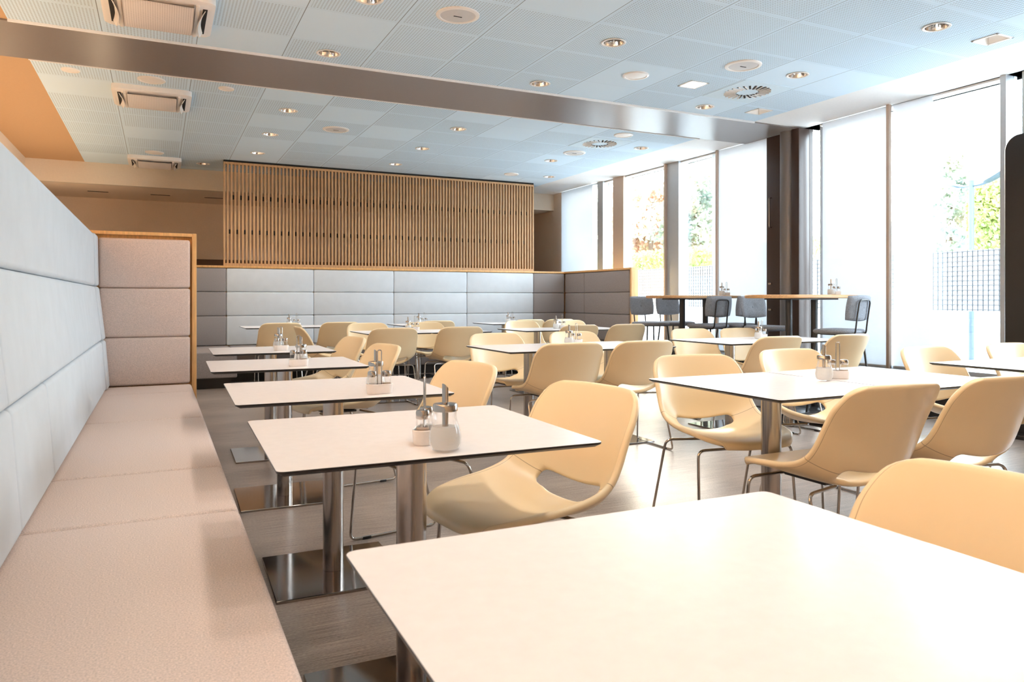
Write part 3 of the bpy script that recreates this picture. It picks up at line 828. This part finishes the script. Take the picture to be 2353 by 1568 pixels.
def stool():
    r = empty('bar_stool')
    bm = bmesh.new(); slab(bm, rrect(.40, .41, .12, 7), [(.766, .03), (.774, .008), (.789, 0), (.804, .006), (.813, .03), (.816, .08)]); finish(bm, 'seat', M['stool_fabric'], r)
    def pad(u, v, z):   # rounded padded backrest with a button in the middle
        return Vector((u, v, z))
    bm = bmesh.new(); W_, H_ = .37, .245; N = 20; grid = {}
    for sgn in (1, -1):
        for i in range(N + 1):
            for j in range(N + 1):
                a, b = -1 + 2 * i / N, -1 + 2 * j / N
                # square to rounded rectangle
                k = .30
                x = a * math.sqrt(1 - k * b * b / 2) ; z = b * math.sqrt(1 - k * a * a / 2)
                edge = max(abs(a), abs(b))
                th = .026 * (1 - edge ** 6) ** .5 if edge < 1 else 0
                if sgn > 0: th -= .012 * math.exp(-((a * 1.5) ** 2 + b * b) * 9) - .004 * math.cos(a * 4)
                curve = .03 * a * a
                if edge >= 1 and sgn < 0: grid[(sgn, i, j)] = grid[(1, i, j)]; continue
                grid[(sgn, i, j)] = bm.verts.new((x * W_ / 2, curve + (sgn * th if edge < 1 else 0), z * H_ / 2))
        for i in range(N):
            for j in range(N):
                q = [grid[(sgn, i, j)], grid[(sgn, i+1, j)], grid[(sgn, i+1, j+1)], grid[(sgn, i, j+1)]]
                bm.faces.new(q if sgn < 0 else q[::-1])
    xform(bm, Matrix.Translation((0, -.215, 1.012)) @ Matrix.Rotation(R(8), 4, 'X'))
    bk_ = finish(bm, 'backrest', M['stool_fabric'], r)
    bm = bmesh.new(); lathe(bm, [(.0005, .008), (.008, .006), (.011, 0)], 12)
    xform(bm, Matrix.Translation((0, -.1985, 1.012)) @ Matrix.Rotation(R(-82), 4, 'X')); finish(bm, 'button', M['stool_fabric'], bk_)
    bm = bmesh.new(); P = [(.085, -.02, .761), (.085, -.215, .761), (.085, -.232, .90), (.085, -.262, 1.09), (-.085, -.262, 1.09), (-.085, -.232, .90), (-.085, -.215, .761), (-.085, -.02, .761)]
    tube(bm, fillet(P, .045, 6), .008, 10); finish(bm, 'back_frame', M['black_metal'], r)
    for sx in (-1, 1):
        for sy in (-1, 1):
            bm = bmesh.new(); tube(bm, [(sx * .15, sy * .14, .765), (sx * .215, sy * .205, .004)], .010, 10); lg = finish(bm, 'leg', M['black_metal'], r)
            bm = bmesh.new(); cyl(bm, (sx * .215, sy * .205), .012, 0, .008, 12); finish(bm, 'foot_cap', M['rubber'], lg)
    bm = bmesh.new(); q = .195; tube(bm, fillet([(q, q - .01, .26), (-q, q - .01, .26), (-q, -q + .01, .26), (q, -q + .01, .26)], .03, 4, True), .008, 8, True); finish(bm, 'footrest', M['black_metal'], r)
    boxo('seat_bracket', (-.155, -.15, .758), (.155, .15, .768), M['black_metal'], r, .002)
    return r
ST = [(5.55, 7.55, 270, 'grey bar stool facing the viewer beside the booth post, leftmost one'), (5.95, 7.55, 268, 'grey bar stool facing the viewer, second from the left'),
      (5.70, 6.66, 88, 'grey bar stool at the left high table with back frame turned to the viewer'), (6.12, 6.66, 92, 'grey bar stool with back to the viewer, half hidden between the high tables'),
      (5.87, 5.92, 272, 'grey bar stool facing the viewer behind the right high table'), (5.86, 4.98, 97, 'grey bar stool at the far right before the pale blind, back frame in view')]
st0 = stool()
for i, (x, y, h, lb) in enumerate(ST):
    if i == 0: st0.location = (x, y, 0); st0.rotation_euler = (0, 0, R(h - 90)); tag(st0, lb, 'bar stool', 'grey bar stools')
    else: dup(st0, (x, y, 0), R(h - 90), lb, 'grey bar stools', 'bar stool')

# ---------------------------------------------------------------- condiments
def caddy():
    r = empty('condiment_caddy')
    bm = bmesh.new(); n = 40
    def oval(f):   # stadium outline scaled
        return [(x * f[0], y * f[1]) for x, y in rrect(1, 1, .499, 9)]
    rings = []
    for (w, d, z) in [(.092, .042, 0), (.098, .048, .004), (.104, .054, .036), (.100, .050, .038), (.096, .046, .036), (.092, .042, .006)]:
        pts = []
        L = w - d
        for k in range(n):
            a = 2 * math.pi * k / n; pts.append(bm.verts.new((d/2 * math.cos(a) + math.copysign(L/2, math.cos(a)), d/2 * math.sin(a), z)))
        rings.append(pts)
    for a, b in zip(rings, rings[1:]):
        for k in range(n): bm.faces.new((a[k], a[(k+1) % n], b[(k+1) % n], b[k]))
    cap(bm, rings[0], True); cap(bm, rings[-1])
    finish(bm, 'tray', M['ceramic'], r)
    bm = bmesh.new(); P = [(-.008, 0, .006), (-.008, 0, .165), (.008, 0, .165), (.008, 0, .006)]
    tube(bm, fillet(P, .0079, 6), .0022, 8); finish(bm, 'handle', M['chrome'], r)
    return r
def shaker(fill):
    r = empty('salt_shaker' if fill == 'salt' else 'pepper_shaker')
    bm = bmesh.new(); rs = lathe(bm, [(.0145, .0), (.0165, .003), (.0165, .05), (.0145, .06)], 20); cap(bm, rs[0], True); finish(bm, 'jar', M['glass'], r)
    bm = bmesh.new(); rs = lathe(bm, [(.0135, .003), (.015, .005), (.015, .034)], 20); cap(bm, rs[0], True); cap(bm, rs[-1]); finish(bm, 'contents', M[fill], r)
    bm = bmesh.new(); rs = lathe(bm, [(.0165, .058), (.0172, .060), (.0172, .074), (.0155, .079), (.006, .081), (.0005, .0812)], 20); finish(bm, 'cap', M['chrome'], r)
    return r
def sugar():
    r = empty('sugar_dispenser')
    prof = [(.025, 0), (.032, .003), (.0375, .018), (.0385, .032), (.035, .052), (.029, .068), (.0265, .082), (.0275, .098)]
    wob = lambda z: .03 * max(0, 1 - abs(z - .05) / .05)
    bm = bmesh.new(); rs = lathe(bm, prof, 48, wob=wob, nw=12); cap(bm, rs[0], True); finish(bm, 'jar', M['glass'], r)
    bm = bmesh.new(); rs = lathe(bm, [(.022, .004), (.030, .006), (.0355, .018), (.0365, .032), (.033, .052), (.030, .058)], 32); cap(bm, rs[0], True); cap(bm, rs[-1]); finish(bm, 'sugar', M['salt'], r)
    bm = bmesh.new(); lathe(bm, [(.028, .094), (.0295, .095), (.0295, .108), (.027, .112), (.010, .114), (.0075, .1145)], 32); lid = finish(bm, 'lid', M['chrome'], r)
    bm = bmesh.new(); rs = lathe(bm, [(.0075, .058), (.0075, .152)], 20); rs2 = lathe(bm, [(.006, .152), (.006, .058)], 20)
    bm.verts.ensure_lookup_table()
    for v in rs[1] + rs2[0]: v.co.z += v.co.x * 1.0
    for k in range(20): bm.faces.new((rs[1][k], rs[1][(k+1) % 20], rs2[0][(k+1) % 20], rs2[0][k]))
    finish(bm, 'spout', M['chrome'], lid)
    return r
protos = dict(c=caddy(), s=shaker('salt'), p=shaker('pepper'), g=sugar())
fresh = set()
def put(k, loc, rz, label, group, cat):
    if k not in fresh: fresh.add(k); o = protos[k]; o.location = loc; o.rotation_euler = (0, 0, rz); return tag(o, label, cat, group)
    return dup(protos[k], loc, rz, label, group, cat)
def cset(cx_, cy_, rz, sx_, sy_, z, where):
    put('c', (cx_, cy_, z), R(rz), 'white oval condiment caddy with chrome loop handle on ' + where, 'condiment caddies', 'condiment caddy')
    for k, s, nm in (('s', 1, 'glass salt shaker with chrome cap on '), ('p', -1, 'glass pepper shaker with beige contents on ')):
        put(k, (cx_ + s * .028 * math.cos(R(rz)), cy_ + s * .028 * math.sin(R(rz)), z + .0063), 0, nm + where, 'salt shakers' if k == 's' else 'pepper shakers', 'shaker')
    if sx_ is not None:
        put('g', (sx_, sy_, z), R(200), 'glass sugar jar with chrome pouring spout on ' + where, 'sugar jars', 'sugar jar')
ZT = .7401
cset(.60, 1.755, 62, .612, 1.640, ZT, 'the second bench table')
cset(.755, 2.735, 182, .775, 2.86, ZT, 'the third bench table')
cset(.672, 4.03, 182, .70, 4.12, ZT, 'the fourth bench table')
cset(.765, 5.30, 184, .765, 5.42, ZT, 'the farthest bench table')
cset(2.755, 2.35, 150, 2.635, 2.32, ZT, 'the nearest middle table pair')
cset(2.98, 5.03, 176, 2.88, 4.97, ZT, 'the middle-row table pair')
cset(4.93, 5.03, 176, 4.86, 5.00, ZT, 'the table pair by the high tables')
cset(2.62, 8.0, 176, 2.53, 7.97, ZT, 'the far centre table pair')
cset(4.42, 7.80, 176, 4.32, 7.77, ZT, 'the table pair by the booth panel')
cset(1.66, 10.1, 176, 1.56, 10.08, ZT, 'the left tables of the rear booth')
cset(3.42, 10.02, 176, 3.33, 10.0, ZT, 'the middle table of the rear booth')
cset(4.83, 10.05, 176, 4.75, 10.03, ZT, 'the right tables of the rear booth')
cset(6.22, 5.32, 176, 6.12, 5.30, 1.1401, 'the right high table')
cset(6.30, 7.02, 176, 6.21, 7.0, 1.1401, 'the left high table')

# ------------------------------------------------------------------- outside
tag(boxo('ground_outside', (-70, -70, -.14), (80, 90, -.07), M['concrete']), kind='structure')
FX = 12.0
fe = empty('fence', (FX, 0, 0)); tag(fe, 'white mesh-gridded fence panel outside the windows, in front of the hedge', 'fence')
boxo('panel', (.02, 3, .90), (.05, 27, 1.90), M['fence'], fe)
bm = bmesh.new()
for k in range(13):
    z = .92 + k * .08; box(bm, (-.004, 3, z - .007), (.018, 27, z + .007))
for k in range(int(24 / .085)):
    y = 3 + k * .085; box(bm, (-.002, y - .0045, .9), (.016, y + .0045, 1.9))
finish(bm, 'wire_grid', M['fence_bar'], fe, smooth=0)
for y in (3.2, 11, 15, 19, 23, 27): boxo('fence_post', (.05, y - .03, -.06), (.11, y + .03, 1.9), M['fence'], fe)
lw = boxo('low_wall', (13.6, 2, -.06), (13.8, 30, 1.0), M['fence']); tag(lw, 'low white wall behind the street lamp pole outside', 'wall')
lp = empty('street_lamp', (13.0, 8.24, -.06)); tag(lp, 'grey street lamp with two wing arms outside the right window', 'street lamp')
bm = bmesh.new(); cyl(bm, (0, 0), .045, 0, 3.26, 16); finish(bm, 'pole', M['lamp_pole'], lp)
for s in (-1, 1):
    bm = bmesh.new(); N = 12; prev = None
    for k in range(N + 1):
        t = k / N; y = s * (.04 + .75 * t); z = 3.16 + .34 * t ** 1.8; w = .03 + .10 * math.sin(t * math.pi) * (t > .25); h = .012 + .03 * math.sin(t * math.pi)
        ring = [bm.verts.new(p) for p in ((-w, y, z), (0, y, z + h), (w, y, z), (0, y, z - h))]
        if prev:
            for q in range(4): bm.faces.new((prev[q], prev[(q+1) % 4], ring[(q+1) % 4], ring[q]))
        prev = ring
    finish(bm, 'lamp_arm', M['lamp_pole'], lp)

def leaves(n, shape, size, seed):
    rnd = random.Random(seed); bm = bmesh.new()
    for _ in range(n):
        c = shape(rnd)
        d = Vector((rnd.gauss(0, 1), rnd.gauss(0, 1), rnd.gauss(0, 1))).normalized(); e = d.orthogonal().normalized(); f = d.cross(e)
        s = size * rnd.uniform(.6, 1.4)
        bm.faces.new([bm.verts.new(c + e * s), bm.verts.new(c + f * s * .55), bm.verts.new(c - e * s), bm.verts.new(c - f * s * .55)])
    return bm
def crown_shape(rx, rz, nb=26, seed=3):
    r0 = random.Random(seed); bl = []
    for _ in range(nb):
        v = Vector((r0.gauss(0, 1), r0.gauss(0, 1), r0.gauss(0, 1))).normalized() * r0.uniform(.35, .95)
        bl.append((Vector((v.x * rx, v.y * rx, v.z * rz)), r0.uniform(.2, .42) * rx))
    def f(rnd):
        c, r = rnd.choice(bl)
        v = Vector((rnd.gauss(0, 1), rnd.gauss(0, 1), rnd.gauss(0, 1))).normalized() * r * rnd.uniform(.6, 1)
        return c + v
    return f
def tree(m, seed, rx=1.8, rz=2.2, h=3.2, n=9000, size=.085):
    r = empty('tree')
    bm = leaves(n, crown_shape(rx, rz, 26, seed), size, seed); o = finish(bm, 'crown', m, r, smooth=0); o.location = (0, 0, h)
    bm = bmesh.new(); tube(bm, [(0, 0, 0), (.03, .02, h * .5), (0, 0, h), (.1, 0, h + rz * .6)], [.13, .11, .08, .03], 10); tr = finish(bm, 'trunk', M['bark'], r)
    return r
TR = [(17.8, 24.2, 'leaf_autumn', 1.15, 'russet leaved tree outside, in the left clear pane'), (16.8, 20.1, 'leaf_dark', 1.08, 'grey-green tree outside, right of the second window mullion'),
      (21.5, 31.5, 'leaf_autumn', 1.35, 'tall russet tree outside, farther left beyond the sunlit pane'), (22.5, 26.0, 'leaf_green', 1.1, 'green tree outside between the two russet trees'),
      (18.2, 12.1, 'leaf_dark', .95, 'pale grey-green tree outside behind the street lamp, left of the pole'), (28, 40, 'leaf_green', 1.3, 'distant green tree outside at the far left window')]
for i, (x, y, m, s, lb) in enumerate(TR):
    t = tree(M[m], 11 + i); t.location = (x, y, -.06); t.scale = (s, s, s); tag(t, lb, 'tree', 'trees outside the windows')
def hedge(y0, y1, z1, x0, x1, m, n, seed, label):
    sh = lambda rnd: Vector((rnd.uniform(x0, x1) if rnd.random() < .4 else x0 + rnd.random() ** 2 * .3, rnd.uniform(y0, y1), (1 - rnd.random() ** 1.3) * (z1 + .12 * math.sin(rnd.random() * 6))))
    o = finish(leaves(n, sh, .07, seed), 'hedge', m, smooth=0); tag(o, label, 'hedge', 'hedges outside')
hedge(6.2, 9.25, 3.3, 14.4, 15.3, M['leaf_green'], 16000, 5, 'tall yellow-green hedge outside behind the street lamp')
hedge(12.5, 27, 2.55, 14.2, 15.0, M['leaf_green'], 22000, 6, 'lower green hedge outside below the russet trees')

# ------------------------------------------------------------------ lighting
w = bpy.data.worlds.new('sky_world'); scn.world = w; w.use_nodes = True
nt = w.node_tree; bg = nt.nodes['Background']
tc = nt.nodes.new('ShaderNodeTexCoord')
dotn = nt.nodes.new('ShaderNodeVectorMath'); dotn.operation = 'DOT_PRODUCT'
sd = Vector((math.sin(R(33.5)), math.cos(R(33.5)), math.tan(R(6.3)))).normalized(); dotn.inputs[1].default_value = sd
nt.links.new(tc.outputs['Generated'], dotn.inputs[0])
rp = nt.nodes.new('ShaderNodeValToRGB'); rp.color_ramp.interpolation = 'EASE'
e = rp.color_ramp.elements; e[0].position = .90; e[0].color = (0, 0, 0, 1); e[1].position = 1; e[1].color = (1, 1, 1, 1)
nt.links.new(dotn.outputs['Value'], rp.inputs[0])
mx = nt.nodes.new('ShaderNodeMix'); mx.data_type = 'RGBA'
nt.links.new(rp.outputs[0], mx.inputs[0]); mx.inputs[6].default_value = (.86, .97, 1.10, 1); mx.inputs[7].default_value = (2.6, 2.2, 1.8, 1)
nt.links.new(mx.outputs[2], bg.inputs[0]); bg.inputs[1].default_value = 10.5
w.cycles.sampling_method = 'AUTOMATIC'

def area(name, loc, rot, sx, sy, energy, colr, portal=False, spread=None):
    ld = bpy.data.lights.new(name, 'AREA'); ld.shape = 'RECTANGLE'; ld.size = sx; ld.size_y = sy; ld.energy = energy; ld.color = colr
    if portal: ld.cycles.is_portal = True
    if spread: ld.spread = spread
    o = bpy.data.objects.new(name, ld); col.objects.link(o); o.location = loc; o.rotation_euler = rot
    return o
area('window_portal', (XW + .2, 6.8, 1.7), (0, R(90), 0), 2.7, 10.0, 1, (1, 1, 1), True)
# warm linear lamp behind the bench back, washing the left wall and ceiling margin
struct('wall_lamp_support', (-.60, 6.25, 0), (-.52, 11.95, 1.46), M['cream'])  # unseen low wall added to carry the far cove lamp
def cove(y, half, energy, label):
    cv = empty('cove_lamp', (-.56, y, 1.50)); tag(cv, label, 'lamp', 'warm cove lamps behind the long bench')
    boxo('housing', (-.035, -half, -.035), (.03, half, .03), M['white'], cv)
    boxo('diffuser', (-.042, -half, -.02), (-.036, half, .03), M['cove_strip'], cv)
    o = area('cove_light', (-.07, 0, .03), (0, R(118), 0), .06, half * 2, energy, (1, .74, .48)); o.parent = cv
M['cove_strip'] = emit_mat('warm_strip', (1, .62, .3, 1), 3)
cove(1.0, 3.0, 150, 'added unseen warm linear lamp behind the near part of the long bench back')  # added out of view; its wall bounce brightens the near chair fronts
cove(8.7, 3.1, 30, 'warm linear cove lamp beyond the long bench end panel')

# -------------------------------------------------------------------- camera
cd = bpy.data.cameras.new('camera'); cam = bpy.data.objects.new('camera', cd); col.objects.link(cam)
cd.sensor_width = 36; cd.lens = 1690 / 2353 * 36; cd.shift_y = -(784 - 687) / 2353; cd.clip_start = .05; cd.clip_end = 200
cam.location = (0, 0, 1.1); cam.rotation_euler = (R(90), 0, -math.atan(811.5 / 1690))
cd.dof.use_dof = True; cd.dof.focus_distance = 4.0; cd.dof.aperture_fstop = 9.0
scn.camera = cam

vs = scn.view_settings; vs.view_transform = 'Standard'; vs.look = 'None'; vs.gamma = 1; vs.use_curve_mapping = False; vs.exposure = .93
cy = scn.cycles
cy.max_bounces = 8; cy.diffuse_bounces = 5; cy.glossy_bounces = 4; cy.transmission_bounces = 4; cy.transparent_max_bounces = 12
cy.caustics_reflective = False; cy.caustics_refractive = False; cy.sample_clamp_indirect = 6
cy.use_denoising = True
